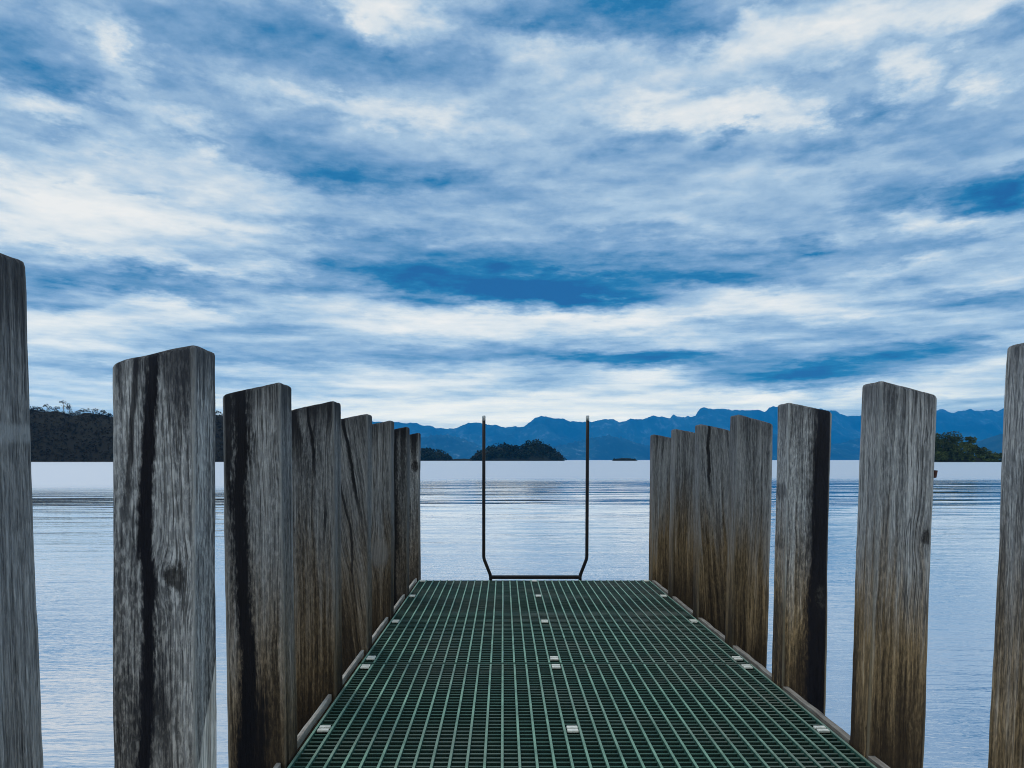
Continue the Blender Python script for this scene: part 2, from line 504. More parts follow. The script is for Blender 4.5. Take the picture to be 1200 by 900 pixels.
def kerb_material(name, f):
    m, nt = new_mat(name)
    tc = nt.node('ShaderNodeTexCoord')
    x, y, z = nt.sep(tc.outputs['Object'])
    p = nt.comb(nt.math('MULTIPLY', x, 90.0), nt.math('MULTIPLY', y, 5.0), nt.math('MULTIPLY', z, 90.0))
    a = nt.noise(p, 1.0, 6, 0.65)
    b = nt.noise(tc.outputs['Object'], 14.0, 5, 0.6)
    v = nt.math('ADD', nt.math('MULTIPLY', a, 0.7), nt.math('MULTIPLY', b, 0.4))
    col = nt.ramp(v, [(0.30, (.06 * f, .05 * f, .04 * f)), (0.46, (.34 * f, .29 * f, .24 * f)), (0.70, (.64 * f, .58 * f, .49 * f))])
    finish(nt, col, 0.85, nt.bump(v, 0.6, 0.004), spec=0.3)
    return m


def grating_material(name, top, side, grit):
    m, nt = new_mat(name)
    tc = nt.node('ShaderNodeTexCoord')
    geo = nt.node('ShaderNodeNewGeometry')
    nx, ny, nz = nt.sep(geo.outputs['Normal'])
    P = tc.outputs['Object']
    x, y, z = nt.sep(P)
    n = nt.noise(P, 9.0, 5, 0.6)
    f = nt.noise(P, 260.0, 3, 0.7)
    w = nt.smooth(nt.math('ADD', nt.math('MULTIPLY', n, 0.7), nt.math('MULTIPLY', f, 0.5)), 0.42, 0.75)
    tcol = nt.mix(w, tuple(c * 0.55 for c in top), tuple(min(1, c * 1.25) for c in top))
    # scuffed grey where people walk
    dirt = nt.smooth(nt.noise(P, 2.3, 4, 0.6), 0.45, 0.62)
    tcol = nt.mix(nt.math('ADD', nt.math('MULTIPLY', dirt, 0.45), nt.smooth(x, 0.25, 0.9, 0.0, 0.35)), tcol, (.16, .165, .135))
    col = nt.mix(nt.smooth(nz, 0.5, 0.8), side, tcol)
    finish(nt, col, 0.62, nt.bump(f, 0.5, grit), spec=0.4)
    return m


def plain_material(name, base, rough=0.6, metallic=0.0, var=0.25, scale=30.0, bump=0.0, spec=0.5):
    m, nt = new_mat(name)
    tc = nt.node('ShaderNodeTexCoord')
    n = nt.noise(tc.outputs['Object'], scale, 5, 0.6)
    col = nt.mix(nt.smooth(n, 0.3, 0.7), tuple(c * (1 - var) for c in base), tuple(min(1, c * (1 + var)) for c in base))
    nrm = nt.bump(n, 0.4, bump) if bump else None
    finish(nt, col, nt.smooth(n, 0.3, 0.7, rough * 0.85, min(1, rough * 1.15)), nrm, metallic, spec)
    return m


def foliage_material(name, dark, light, scale):
    m, nt = new_mat(name)
    geo = nt.node('ShaderNodeNewGeometry')
    n = nt.noise(geo.outputs['Position'], scale, 4, 0.6)
    n2 = nt.noise(geo.outputs['Position'], scale * 7, 3, 0.6)
    v = nt.smooth(nt.math('MULTIPLY_ADD', n2, 0.5, nt.math('MULTIPLY', n, 0.8)), 0.42, 0.9)
    col = nt.mix(v, dark, light)
    finish(nt, col, 0.85, spec=0.15)
    return m


def water_material():
    m, nt = new_mat('lake_water')
    geo = nt.node('ShaderNodeNewGeometry')
    P = geo.outputs['Position']
    x, y, z = nt.sep(P)
    # wind zones: long bands lying across the view, their edges wandering
    nb = nt.noise(nt.comb(nt.math('MULTIPLY', x, 0.02), nt.math('MULTIPLY', y, 0.06), 0.0), 1.0, 4, 0.55)
    yb = nt.math('MULTIPLY_ADD', nt.math('SUBTRACT', nb, 0.5), 12.0, y)
    yb = nt.math('ADD', yb, nt.smooth(x, -2.0, -14.0, 0.0, 20.0))
    yb = nt.math('MULTIPLY_ADD', nt.math('SUBTRACT', nt.noise(nt.comb(nt.math('MULTIPLY', x, 0.12), nt.math('MULTIPLY', y, 0.5), 9.0), 1.0, 4, 0.6), 0.5), 8.0, yb)
    ruff = nt.smooth(yb, 46.0, 66.0)                      # wind-ruffled water out in the lake
    streaks = nt.noise(nt.comb(nt.math('MULTIPLY', x, 0.035), nt.math('MULTIPLY', y, 0.55), 3.0), 1.0, 4, 0.6)
    # swell lines and small ripples; crests lie roughly across the view
    sw = nt.noise(nt.comb(nt.math('MULTIPLY', x, 0.22), nt.math('MULTIPLY', y, 1.35), 0.0), 1.0, 3, 0.5, dist=0.25)
    rp = nt.noise(nt.comb(nt.math('MULTIPLY_ADD', y, 1.2, nt.math('MULTIPLY', x, 1.6)), nt.math('MULTIPLY', y, 6.5), 1.7), 1.0, 4, 0.55, dist=0.3)
    rp2 = nt.noise(nt.comb(nt.math('MULTIPLY_ADD', y, -2.0, nt.math('MULTIPLY', x, 4.0)), nt.math('MULTIPLY', y, 15.0), 5.1), 1.0, 3, 0.6)
    midz = nt.math('MULTIPLY', nt.smooth(y, 7.0, 14.0, 0.4, 1.0), nt.smooth(y, 18.0, 30.0, 1.0, 0.62))
    h = nt.math('MULTIPLY', nt.math('MULTIPLY', sw, 0.019), midz)
    near = nt.smooth(y, 20.0, 5.0, 0.25, 1.0, 'LINEAR')
    h = nt.math('ADD', h, nt.math('MULTIPLY', nt.math('MULTIPLY', rp, 0.0062), near))
    h = nt.math('ADD', h, nt.math('MULTIPLY', nt.math('MULTIPLY', rp2, 0.0017), near))
    h = nt.math('ADD', h, nt.math('MULTIPLY', nt.math('MULTIPLY', streaks, 0.006), nt.smooth(y, 10.0, 30.0)))
    swl = nt.noise(nt.comb(nt.math('MULTIPLY', x, 0.06), nt.math('MULTIPLY', y, 0.27), 4.0), 1.0, 3, 0.6)
    h = nt.math('ADD', h, nt.math('MULTIPLY', nt.math('MULTIPLY', swl, 0.13), nt.smooth(y, 14.0, 26.0)))
    nrm = nt.bump(h, 1.0, 1.0)
    rough = nt.math('MULTIPLY_ADD', ruff, 0.33, 0.05)
    gl = nt.node('ShaderNodeBsdfGlossy')
    gl.inputs['Color'].default_value = (1.0, .98, .975, 1)
    nt.put(gl.inputs['Roughness'], rough)
    nt.put(gl.inputs['Normal'], nrm)
    df = nt.node('ShaderNodeBsdfDiffuse')
    df.inputs['Color'].default_value = (.36, .42, .50, 1)
    fr = nt.node('ShaderNodeFresnel')
    fr.inputs['IOR'].default_value = 4.0
    nt.put(fr.inputs['Normal'], nrm)
    mx = nt.node('ShaderNodeMixShader')
    nt.put(mx.inputs[0], nt.math('MINIMUM', nt.math('MULTIPLY', fr.outputs[0], 1.65), nt.math('MULTIPLY_ADD', ruff, -.36, .97)))
    nt.l.new(df.outputs[0], mx.inputs[1])
    nt.l.new(gl.outputs[0], mx.inputs[2])
    o = nt.node('ShaderNodeOutputMaterial')
    nt.l.new(mx.outputs[0], o.inputs[0])
    return m


def slope_material(name, a, b, c, scale, gully_tone=(1, 1, 1)):
    m, nt = new_mat(name)
    geo = nt.node('ShaderNodeNewGeometry')
    P = geo.outputs['Position']
    P = nt.vmath('MULTIPLY', P, gully_tone)  # stretched tones; on the mountains they also paint in gully shading
    n = nt.noise(P, scale, 8, 0.62)
    n2 = nt.noise(P, scale * 5.3, 6, 0.65)
    col = nt.mix(nt.smooth(n, 0.38, 0.62), a, b)
    col = nt.mix(nt.math('MULTIPLY', nt.smooth(n2, 0.50, 0.78), nt.smooth(n, 0.42, 0.6)), col, c)
    finish(nt, col, 0.95, spec=0.1)
    return m


M_wood = wood_material()
M_kerb = kerb_material('bleached_kerb_timber', .85)
M_kerb_dark = kerb_material('dark_kerb_timber', 0.5)  # same timber tones scaled darker for the right-hand boards
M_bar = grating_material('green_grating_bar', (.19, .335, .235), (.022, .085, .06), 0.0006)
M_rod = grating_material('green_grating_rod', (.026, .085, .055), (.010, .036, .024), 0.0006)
M_clip = plain_material('cream_clip', (.74, .72, .62), 0.5, 0.0, 0.15, 60.0)
M_bolt = plain_material('dull_steel', (.25, .24, .22), 0.45, 0.8)
M_rust = plain_material('rusty_steel', (.075, .026, .018), 0.8, 0.1, 0.5, 200.0, 0.001)
M_rail = plain_material('dark_painted_steel', (.013, .011, .012), 0.5, 0.0, 0.35, 40.0, 0.0, 0.2)
M_lit_tip = plain_material('sky_lit_steel_tint', (.42, .42, .40), 0.45, 0.5, 0.3, 80.0)  # pale tone that paints sky light onto the handrail tops
M_frame = plain_material('dark_bearer_timber', (.045, .035, .026), 0.9, 0.0, 0.4, 12.0, 0.003)

# ----------------------------------------------------------------------------
# timber posts
# ----------------------------------------------------------------------------
PW, PD, PZ0 = 0.175, 0.125, -1.9


def post_mesh(name, apex, slope, side, seed):
    """post with sawn sloping head; high side is the inner side. side=+1: inner face at +x"""
    r = 0.0055
    hw, hd = PW / 2, PD / 2
    outline = []

    def edge(p, q, n):
        for t in [0.0, 0.025] + [i / n for i in range(1, n)] + [0.975]:
            outline.append((p[0] + (q[0] - p[0]) * t, p[1] + (q[1] - p[1]) * t))

    def corner(cx, cy, a0):
        for i in range(4):
            a = math.radians(a0 + 90 * i / 4)
            outline.append((cx + r * math.cos(a), cy + r * math.sin(a)))
    corner(hw - r, -hd + r, -90)
    edge((hw, -hd + r), (hw, hd - r), 7)
    corner(hw - r, hd - r, 0)
    edge((hw - r, hd), (-hw + r, hd), 10)
    corner(-hw + r, hd - r, 90)
    edge((-hw, hd - r), (-hw, -hd + r), 7)
    corner(-hw + r, -hd + r, 180)
    edge((-hw + r, -hd), (hw - r, -hd), 10)
    n = len(outline)
    off = Vector((seed * 13.7, seed * 5.1, seed * 2.3))

    def ztop(x):
        d = hw - x * side             # distance from the inner face
        return apex - slope * d - 0.10 * max(0.0, d - PW + 0.02)

    levels = [0.0] + [0.30 + 0.70 * (i / 58) for i in range(59)] + [0.9985]
    levels.sort()
    verts, faces = [], []
    for t in levels:
        for (x, y) in outline:
            z = PZ0 + t * (ztop(x) - 0.010 - PZ0)
            p = Vector((x, y, z))
            a = mnoise.noise(Vector((x * 5, y * 5, z * 1.6)) + off) * 0.0042
            b = mnoise.noise(Vector((x * 60, y * 60, z * 4)) + off) * 0.0020
            c = mnoise.noise(Vector((x * 25, y * 25, z * 18)) + off) * 0.0012
            dirv = Vector((x / hw, y / hd, 0))
            if abs(dirv.x) > abs(dirv.y):
                dirv.y *= 0.2
            else:
                dirv.x *= 0.2
            verts.append(p + dirv * (a + b + c))
    for (ins, dz) in ((0.002, 0.0065), (0.006, 0.0098), (0.009, 0.0103), (0.026, 0.0105), (0.05, 0.0105)):
        for (x, y) in outline:
            sx = max(0.0, 1 - ins / hw)
            sy = max(0.0, 1 - ins / hd)
            xx, yy = x * sx, y * sy
            z = ztop(xx) - 0.010 + dz + mnoise.noise(Vector((xx * 40, yy * 40, 0)) + off) * 0.002
            verts.append(Vector((xx, yy, z)))
    L = len(levels) + 5
    for k in range(L - 1):
        for i in range(n):
            j = (i + 1) % n
            faces.append((k * n + i, k * n + j, (k + 1) * n + j, (k + 1) * n + i))
    faces.append(tuple((L - 1) * n + i for i in range(n)))
    faces.append(tuple(n - 1 - i for i in range(n)))
    return mesh_obj(name, verts, faces, M_wood, None, True)


DEF = dict(tone=1.0, brown=0.8, peel=0.15, diag=0.0, knot_x=0.0, knot_z=-5.0, knot_r=0.0, knot_pale=0.0, top_dark=0.6,
           split_on=0.0, split_z=0.0, band_on=0.0, band_z=0.0, streak_slope=0.0)
for s in 'abc':
    DEF.update({'streak_%s_x' % s: 0.0, 'streak_%s_w' % s: 0.0, 'streak_%s_k' % s: 0.0, 'streak_%s_t' % s: 3.0, 'streak_%s_b' % s: -3.0})


def streak(k, x, w, s, t=3.0, b=-3.0):
    return {'streak_%s_x' % k: x, 'streak_%s_w' % k: w, 'streak_%s_k' % k: s, 'streak_%s_t' % k: t, 'streak_%s_b' % k: b}


XL, XR = -0.650, 1.120
GL, GR = 'timber posts along the left edge of the jetty', 'timber posts along the right edge of the jetty'
POSTS = [
    # side, far face Y, apex z, head slope, outward lean, look, label
    ('L', 1.112, 1.196, .22, .033, dict(tone=1.1, brown=.45, peel=.1, top_dark=.7, band_on=1., band_z=.945, **streak('a', .0, .02, .8)),
     'nearest grey post cut off by the left picture edge, pale band round its upper part'),
    ('L', 1.751, 1.156, .22, .004, dict(tone=1.38, brown=.28, peel=.26, top_dark=.75, knot_x=.045, knot_z=.66, knot_r=.022,
                                         split_on=1., split_z=.36, **streak('a', -.012, .017, 1.), **streak('b', -.05, .007, .85, 3, .7), **streak('c', -.005, .045, .9, .52, .2)),
     'broad peeling grey post with long black central crack and pale split at its foot'),
    ('L', 2.427, 1.143, .20, .017, dict(tone=.98, brown=.9, peel=.2, top_dark=.75, **streak('a', -.035, .026, .98), **streak('b', -.075, .014, .9, 3, .65), **streak('c', -.02, .05, .9, .3)),
     'post with wide black stain down its left half and brown lower left edge'),
    ('L', 3.105, 1.140, .21, .006, dict(tone=.80, brown=1., peel=.15, top_dark=.9, **streak('a', -.06, .03, .9, 3, .8), **streak('b', .0, .006, .95, 3, .75), **streak('c', .035, .006, .9, .85, .5)),
     'brown footed post with short dark cracks in its upper half, fourth from left edge'),
    ('L', 3.80, 1.1325, .20, .0, dict(tone=.74, brown=.85, peel=.1, diag=.14, top_dark=.5, streak_slope=.16, **streak('a', .15, .009, .95, 3, .55), **streak('b', .085, .006, .8, 3, .2)),
     'post with slanting curved grain and a leaning crack, fifth on the left side'),
    ('L', 4.57, 1.140, .20, .0, dict(tone=.66, brown=.85, peel=.1, top_dark=.5, knot_x=.02, knot_z=.37, knot_r=.055, knot_pale=1.),
     'plain grey post with a big round pale knot low on its face'),
    ('L', 5.32, 1.135, .20, .0, dict(tone=.55, brown=.6, peel=.2, top_dark=.9, **streak('a', -.02, .035, .9), **streak('b', .05, .02, .6, 3, .6)),
     'narrow looking blackened post, second last on the left side'),
    ('L', 6.03, 1.120, .20, .0, dict(tone=.8, brown=.6, peel=.25, top_dark=.9, knot_x=.06, knot_z=.86, knot_r=.035, **streak('a', .045, .02, .8, 3, .75)),
     'farthest left post at the jetty end with a dark knot near its top'),
    ('R', 1.79, 1.175, .22, .045, dict(tone=1.55, brown=1.15, peel=.15, top_dark=.5, **streak('a', -.03, .006, .5, 3, .5)),
     'nearest grey post cut off by the right picture edge'),
    ('R', 2.49, 1.153, .22, .037, dict(tone=1.45, brown=1.4, peel=.12, top_dark=.55, knot_x=.078, knot_z=.67, knot_r=.024, **streak('a', .082, .020, .95, .56, .36), **streak('b', .082, .018, .95, .80, .58)),
     'broad grey brown post with dark knots on its outer edge, second from the right edge'),
    ('R', 3.21, 1.140, .19, .022, dict(tone=1.6, brown=1.2, peel=.2, top_dark=.5, knot_x=.06, knot_z=.36, knot_r=.03, **streak('a', .060, .062, .98), **streak('b', -.082, .004, .5)),
     'two tone post, pale on its inner third and black over its outer half'),
    ('R', 3.89, 1.133, .25, .025, dict(tone=1.02, brown=1.4, peel=.08, top_dark=.4),
     'evenly grainy grey brown post without cracks, fourth from the right edge'),
    ('R', 4.56, 1.117, .20, .016, dict(tone=.9, brown=1.4, peel=.1, diag=.08, top_dark=.3, streak_slope=.06, **streak('a', .02, .010, .9, 3, .62), **streak('b', .045, .02, .35, .7)),
     'brown post with a dark slanting crack from its head, third last on the right side'),
    ('R', 5.23, 1.116, .18, .020, dict(tone=.9, brown=1.4, peel=.05, top_dark=.3),
     'slim looking brown post, second last on the right side'),
    ('R', 5.93, 1.103, .18, .013, dict(tone=.85, brown=1.4, peel=.05, top_dark=.35),
     'farthest right post at the jetty end beside the far grating corner'),
]

for i, (sd, yf, apex, slope, lean, look, label) in enumerate(POSTS):
    side = 1 if sd == 'L' else -1
    cxp = XL - PW / 2 if sd == 'L' else XR + PW / 2
    o = post_mesh('timber_post', apex, slope, side, i + 1)
    o.location = (cxp, yf - PD / 2, 0)
    o.rotation_euler = (0, (-1 if sd == 'L' else 1) * math.atan(lean), 0)
    tag(o, label, 'post', GL if sd == 'L' else GR)
    for k, v in DEF.items():
        o[k] = float(v)
    for k, v in look.items():
        o[k] = float(v)
    o['top_z'] = float(apex - slope * 0.07)
    if sd == 'R' and abs(yf - 2.49) < .01:
        b = MB()
        b.tube([(PW / 2 - .01, -.045, .86), (PW / 2 + .012, -.045, .863), (PW / 2 + .014, -.045, .882)], .0055, 8)
        b.build('bent_nail', M_rust, o, True)

# ----------------------------------------------------------------------------
# deck: grating panels on a frame
# ----------------------------------------------------------------------------
DX0, DX1, NG = -0.635, 1.100, 33
DS = (DX1 - DX0) / NG


def grating_panel(y0, y1, clips, label):
    root = empty('grating_panel', ((DX0 + DX1) / 2, (y0 + y1) / 2, 0))
    ox, oy = root.location.x, root.location.y
    tag(root, label, 'deck grating', 'green grating panels of the jetty deck')
    b = MB()
    for i in range(NG + 1):
        x = DX0 + i * DS + (random.random() - .5) * 0.0012
        hwid = 0.0046
        b.box(x - hwid - ox, x + hwid - ox, y0 + .008 - oy, y1 - .008 - oy, -.038, 0.0 + random.random() * .0006, 0.0012)
    b.build('bearing_bars', M_bar, root)
    b = MB()
    n = int((y1 - y0) / 0.0335)
    for i in range(1, n):
        y = y0 + (y1 - y0) * i / n + (random.random() - .5) * 0.001
        for g in range(NG):
            xa = DX0 + g * DS + 0.0046
            b.box(xa - ox, xa + DS - 0.0092 - ox, y - .0049 - oy, y + .0049 - oy, -.034, -.006 - random.random() * .001)
    b.build('cross_rods', M_rod, root)
    for y in (y0, y1 - .0078):
        MB().box(DX0 - .004 - ox, DX1 + .004 - ox, y - oy, y + .0078 - oy, -.038, -.005).build('end_bar', M_rod, root)
    for cy in clips:
        for g in (0, 16, 32):
            x = DX0 + (g + .5) * DS + (random.random() - .5) * .003
            y = cy + (random.random() - .5) * .012
            c = MB()
            for s in (-1, 1):
                c.box(x - .0185 - ox, x + .0185 - ox, y + s * .0150 - .0095 - oy, y + s * .0150 + .0095 - oy, -.003, .0035, .001)
            c.box(x - .0185 - ox, x + .0185 - ox, y - .005 - oy, y + .005 - oy, -.012, -.009)
            cl = c.build('clip', M_clip, root)
            h = MB()
            h.tube([(x - ox, y - oy, -.009), (x - ox, y - oy, -.003)], .0045, 6)
            h.build('bolt', M_bolt, cl)
    return root


grating_panel(3.442, 5.83, (5.79, 5.144, 4.34, 3.527), 'far green grating panel of the deck, ending at the ladder')
grating_panel(1.02, 3.436, (3.386, 2.60, 1.80, 1.08), 'near green grating panel of the deck, running out of the bottom of the picture')

frame = tag(empty('deck_frame', (0, 3.0, 0)), 'dark timber frame under the grating with bleached kerb boards between the posts', 'jetty frame')
for x0 in (DX0 + .01, (DX0 + DX1) / 2 - .03, DX1 - .07):
    MB().box(x0, x0 + .06, -2.2, 2.82, -.21, -.041).build('stringer', M_frame, frame)
for yb in (5.79, 5.144, 4.34, 3.46, 2.60, 1.80, 1.05):
    MB().box(XL - .16, XR + .16, yb - 3.04, yb - 2.96, -.36, -.213).build('cross_bearer', M_frame, frame)


def kerbs(x0, x1, posts, mat):
    ends = [0.75] + [p[1] for p in posts] + [6.0]
    for a, bnd in zip(ends[:-1], posts):
        ya, yb = a + .003, bnd[1] - PD - .003
        if yb - ya < .05:
            continue
        b = MB()
        n = 6
        wv = [(random.random() - .5) * .004 for _ in range(n + 1)]
        base = len(b.v)
        for k in range(n + 1):
            y = ya + (yb - ya) * k / n - 3.0
            zt = .002 + wv[k]
            xo = wv[-1 - k] * .6
            b.v += [(x0 + xo, y, -.024), (x1 + xo, y, -.024), (x1 + xo, y, zt - .0015), (x1 + xo - .0015, y, zt), (x0 + xo + .0015, y, zt), (x0 + xo, y, zt - .0015)]
        for k in range(n):
            for q in range(6):
                r2 = (q + 1) % 6
                b.f.append((base + k * 6 + q, base + (k + 1) * 6 + q, base + (k + 1) * 6 + r2, base + k * 6 + r2)[::-1])
        b.f.append(tuple(base + q for q in range(6))[::-1])
        b.f.append(tuple(base + n * 6 + q for q in range(6)))
        b.build('kerb_board', mat, frame)


kerbs(XL - .030, XL - .016, [p for p in POSTS if p[0] == 'L'], M_kerb)
kerbs(XR + .002, XR + .024, [p for p in POSTS if p[0] == 'R'], M_kerb_dark)

# ----------------------------------------------------------------------------
# ladder at the jetty end
# ----------------------------------------------------------------------------
LY = 5.915
lad = tag(empty('boarding_ladder', (.247, LY, WATER_Z)), 'dark steel ladder at the jetty end with two tall upright handrails', 'ladder')


def lp(x, z, y=LY):
    return (x - .247, y - LY, z - WATER_Z)


for xt, xk, xb in ((-.151, -.152, -.099), (.648, .642, .590)):
    pts = [lp(xt, 1.215), lp(xt + (xk - xt) * .5, .7), lp(xk, .165), lp(xk + (xb - xk) * .08, .142), lp(xk + (xb - xk) * .92, .03), lp(xb, .01), lp(xb, -.2), lp(xb, -1.5)]
    rr = MB().tube(pts, .0128, 14).build('handrail', M_rail, lad, True)
    MB().tube([lp(xt, 1.213), lp(xt, 1.247), lp(xt, 1.252)], [.0131, .0131, .009], 14).build('cap', M_lit_tip, rr, True)  # added pale tip, sky light on the rail top put into its colour
b = MB()
b.box(-.099 - .247, .59 - .247, -.030, .022, .009 - WATER_Z - .012, .009 - WATER_Z + .011, .004)
b.build('top_tread', M_rail, lad)
for zr in (-.27, -.55, -.83):
    MB().tube([lp(-.099, zr), lp(.59, zr)], .011, 10).build('rung', M_rail, lad, True)

# ----------------------------------------------------------------------------
# water
# ----------------------------------------------------------------------------
wv = [(-25500, -5000, WATER_Z), (25500, -5000, WATER_Z), (25500, 25500, WATER_Z), (-25500, 25500, WATER_Z)]
water = mesh_obj('water', wv, [(0, 1, 2, 3)], water_material())
tag(water, 'calm pale lake water with fine ripples around the jetty', kind='structure')

# ----------------------------------------------------------------------------
# mountains
# ----------------------------------------------------------------------------
RIDGE = [(-500, 512), (-200, 500), (0, 503), (150, 498), (300, 494), (400, 492), (464, 495), (481, 496), (500, 499), (519, 502.6), (535, 501.6), (549, 495.3),
         (562, 495.5), (576, 498), (592, 500.6), (596, 499.6), (613, 500.4), (620, 495), (627, 490.5), (636, 487.7), (649, 489.6), (668, 492.7), (693, 494.6),
         (705, 491.6), (712, 490.8), (719, 491.5), (725, 495), (739, 491), (749, 492), (757, 489), (769, 488), (778, 489), (785, 490), (787.5, 487), (789, 484.6), (791, 487), (793, 489.6),
         (802, 489.6), (806, 485.8), (809, 488.6), (815, 487.5), (817, 484), (820, 479.5), (828, 478.6), (839, 478.3), (848, 479.5), (858, 481), (868, 481.7), (883, 480), (896, 482.6),
         (901, 478), (906, 476), (915, 475.8), (940, 477), (960, 479), (977, 481.7), (994, 487), (1010, 486.4), (1030, 484), (1060, 483), (1080, 481), (1096, 479.6), (1105, 479),
         (1112, 482), (1118, 484.4), (1126, 483), (1132, 481.5), (1138, 479), (1144, 481.4), (1149, 483), (1156, 481), (1162, 480.5), (1168, 481.7), (1179, 478.5), (1200, 480), (1250, 474),
         (1350, 480), (1500, 476), (1700, 488), (1900, 500)]


def prof(tab, px):
    xs = [p[0] for p in tab]
    ys = [p[1] for p in tab]
    return float(np.interp(px, xs, ys))


def fbm(x, y, z, o=5):
    return mnoise.fractal(Vector((x, y, z)), 0.9, 2.1, o)


def build_mountains():
    y_shore, y_ridge, y_back = 16000.0, 20500.0, 24000.0
    cols = np.unique(np.concatenate([np.linspace(-500, 1900, 520), np.linspace(460, 1200, 420)]))
    rows_f = np.linspace(0, 1, 34)
    rows_b = np.linspace(0, 1, 8)[1:]
    verts = []
    for px in cols:
        u = tan_u(px)
        jag = fbm(px * .11, 1.3, 0, 6) * 2.0
        e = max(.004, tan_v(prof(RIDGE, px) - jag))
        spur = fbm(px * .012, 7.7, 0, 4)
        for s in rows_f:
            Y = y_shore + (y_ridge - y_shore) * s + 500 * spur * (1 - s)
            rid = abs(fbm(px * .018 + s * .9, s * 2.2, 3.1, 6))
            g = s ** 0.75 * (1 - .55 * rid * math.sin(math.pi * min(1, s * 1.02))) if s < 1 else 1.0
            g = min(g, .985) if s < 1 else 1.0
            if s == 0:
                z = WATER_Z - 4
            else:
                z = EYE + e * Y * g
            verts.append((u * Y, Y, z))
        for s in rows_b:
            Y = y_ridge + (y_back - y_ridge) * s
            z = EYE + e * y_ridge * (1 - s) ** 1.4 - 3 * s
            verts.append((u * Y, Y, z))
    nr = len(rows_f) + len(rows_b)
    nc = len(cols)
    faces = [(c * nr + r, (c + 1) * nr + r, (c + 1) * nr + r + 1, c * nr + r + 1) for c in range(nc - 1) for r in range(nr - 1)]
    m = slope_material('mountain_slope', (.003, .016, .026), (.020, .055, .066), (.15, .21, .24), .0011, (1.0, .35, .45))  # pale scree tones double as slope shading put into the colour
    o = mesh_obj('mountains', verts, faces, m, None, True)
    tag(o, 'long jagged blue mountain range across the lake', kind='structure')


build_mountains()


def heightfield(name, tab, D, depth, mat, label, scale=1.0, jag=0.0, step=2.0, seed=0.0):
    """ridge of land at distance D whose skyline follows tab; front and back slopes of half-depth `depth`"""
    x0, x1 = tab[0][0], tab[-1][0]
    cols = np.arange(x0, x1 + .01, step)
    rows = np.linspace(-1, 1, 25)
    verts = []
    for px in cols:
        u = tan_u(px)
        e = max(0.0, tan_v(prof(tab, px)) * D + EYE - WATER_Z) * scale
        w = .35 + .65 * min(1.0, e / 20.0)
        for s in rows:
            Y = D + s * depth * w
            g = (1 - abs(s) ** 1.6)
            z = WATER_Z - .6 + (e + .6) * g + jag * fbm(u * D * .06, Y * .06, seed, 4) * g * min(1, e / 6)
            verts.append((u * (D + .25 * s * depth * w), Y, z))
    nr, nc = len(rows), len(cols)
    faces = [(c * nr + r, (c + 1) * nr + r, (c + 1) * nr + r + 1, c * nr + r + 1) for c in range(nc - 1) for r in range(nr - 1)]
    o = mesh_obj(name, verts, faces, mat, None, True)
    tag(o, label, kind='structure')
    return o


# foothills standing in front of the range
M_foot = slope_material('foothill_slope', (.003, .016, .024), (.016, .046, .050), (.17, .23, .25), .0018, (1.0, .4, .5))
heightfield('foothills', [(380, 541), (440, 530), (470, 520), (495, 514), (515, 509), (530, 511), (548, 517), (575, 528), (600, 531), (640, 526), (668, 520), (690, 514), (712, 511), (730, 514),
                          (752, 522), (790, 527), (830, 518), (862, 511), (900, 508), (935, 515), (975, 522), (1010, 514), (1050, 508), (1085, 511), (1120, 519), (1160, 522), (1200, 512), (1300, 505), (1420, 520), (1500, 541)],
            13500, 2200, M_foot, 'lower blue foothills along the far shore in front of the mountain range', 1.0, 60.0, 2.0, 2.0)

# nearer spur low on the right in front of the range
M_spur = slope_material('spur_slope', (.010, .028, .028), (.020, .042, .036), (.05, .065, .055), .004)
heightfield('mountain_spur', [(1085, 541), (1120, 534), (1146, 523), (1165, 514), (1182, 507), (1215, 500), (1280, 492), (1400, 495), (1600, 520), (1700, 541)],
            9000, 1500, M_spur, 'darker teal spur rising at the right in front of the mountains', 1.0, 22.0, 3.0, 4.0)

# ----------------------------------------------------------------------------
# vegetation
# ----------------------------------------------------------------------------
class Tufts:
    """many small leaf-clump faces"""

    def __init__(self):
        self.v = []
        self.f = []

    def add(self, p, size, flat=0.5):
        n = len(self.v)
        a = Vector((random.gauss(0, 1), random.gauss(0, 1), random.gauss(0, 1) * flat)).normalized()
        bq = a.orthogonal().normalized()
        bq = (bq * math.cos(random.random() * 6.28) + a.cross(bq) * math.sin(random.random() * 6.28))
        s1 = size * (.6 + .8 * random.random())
        s2 = size * (.4 + .7 * random.random())
        p = Vector(p)
        self.v += [p - a * s1, p + bq * s2, p + a * s1 * .9, p - bq * s2 * .8]
        self.f.append((n, n + 1, n + 2, n + 3))

    def crown(self, c, rx, ry, rz, n, size, cut=0.5):
        c = Vector(c)
        for _ in range(n):
            while True:
                q = Vector((random.uniform(-1, 1), random.uniform(-1, 1), random.uniform(-1, 1)))
                l = q.length
                if l < 1 and l > .25:
                    break
            q *= (l ** -.35)
            if q.length > 1.05:
                q *= 1.0 / q.length
            if q.z < -cut:
                q.z = -cut + random.random() * .2
            self.add(c + Vector((q.x * rx, q.y * ry, q.z * rz)), size)

    def build(self, name, mat, parent=None):
        return mesh_obj(name, self.v, self.f, mat, parent)


M_isle_leaf = foliage_material('island_foliage', (.007, .012, .008), (.024, .036, .017), .06)
M_near_leaf = foliage_material('shore_tree_foliage', (.012, .020, .009), (.095, .125, .036), .09)
M_scrub = foliage_material('hill_scrub', (.014, .013, .010), (.021, .019, .014), .03)
M_bark = plain_material('grey_bark', (.09, .08, .07), 0.9, 0, .3, 2.0)
M_earth = slope_material('dark_scrub_ground', (.015, .014, .011), (.018, .017, .012), (.021, .019, .014), .03)
M_rock = slope_material('dark_island_ground', (.012, .015, .012), (.02, .024, .018), (.05, .05, .045), .05)


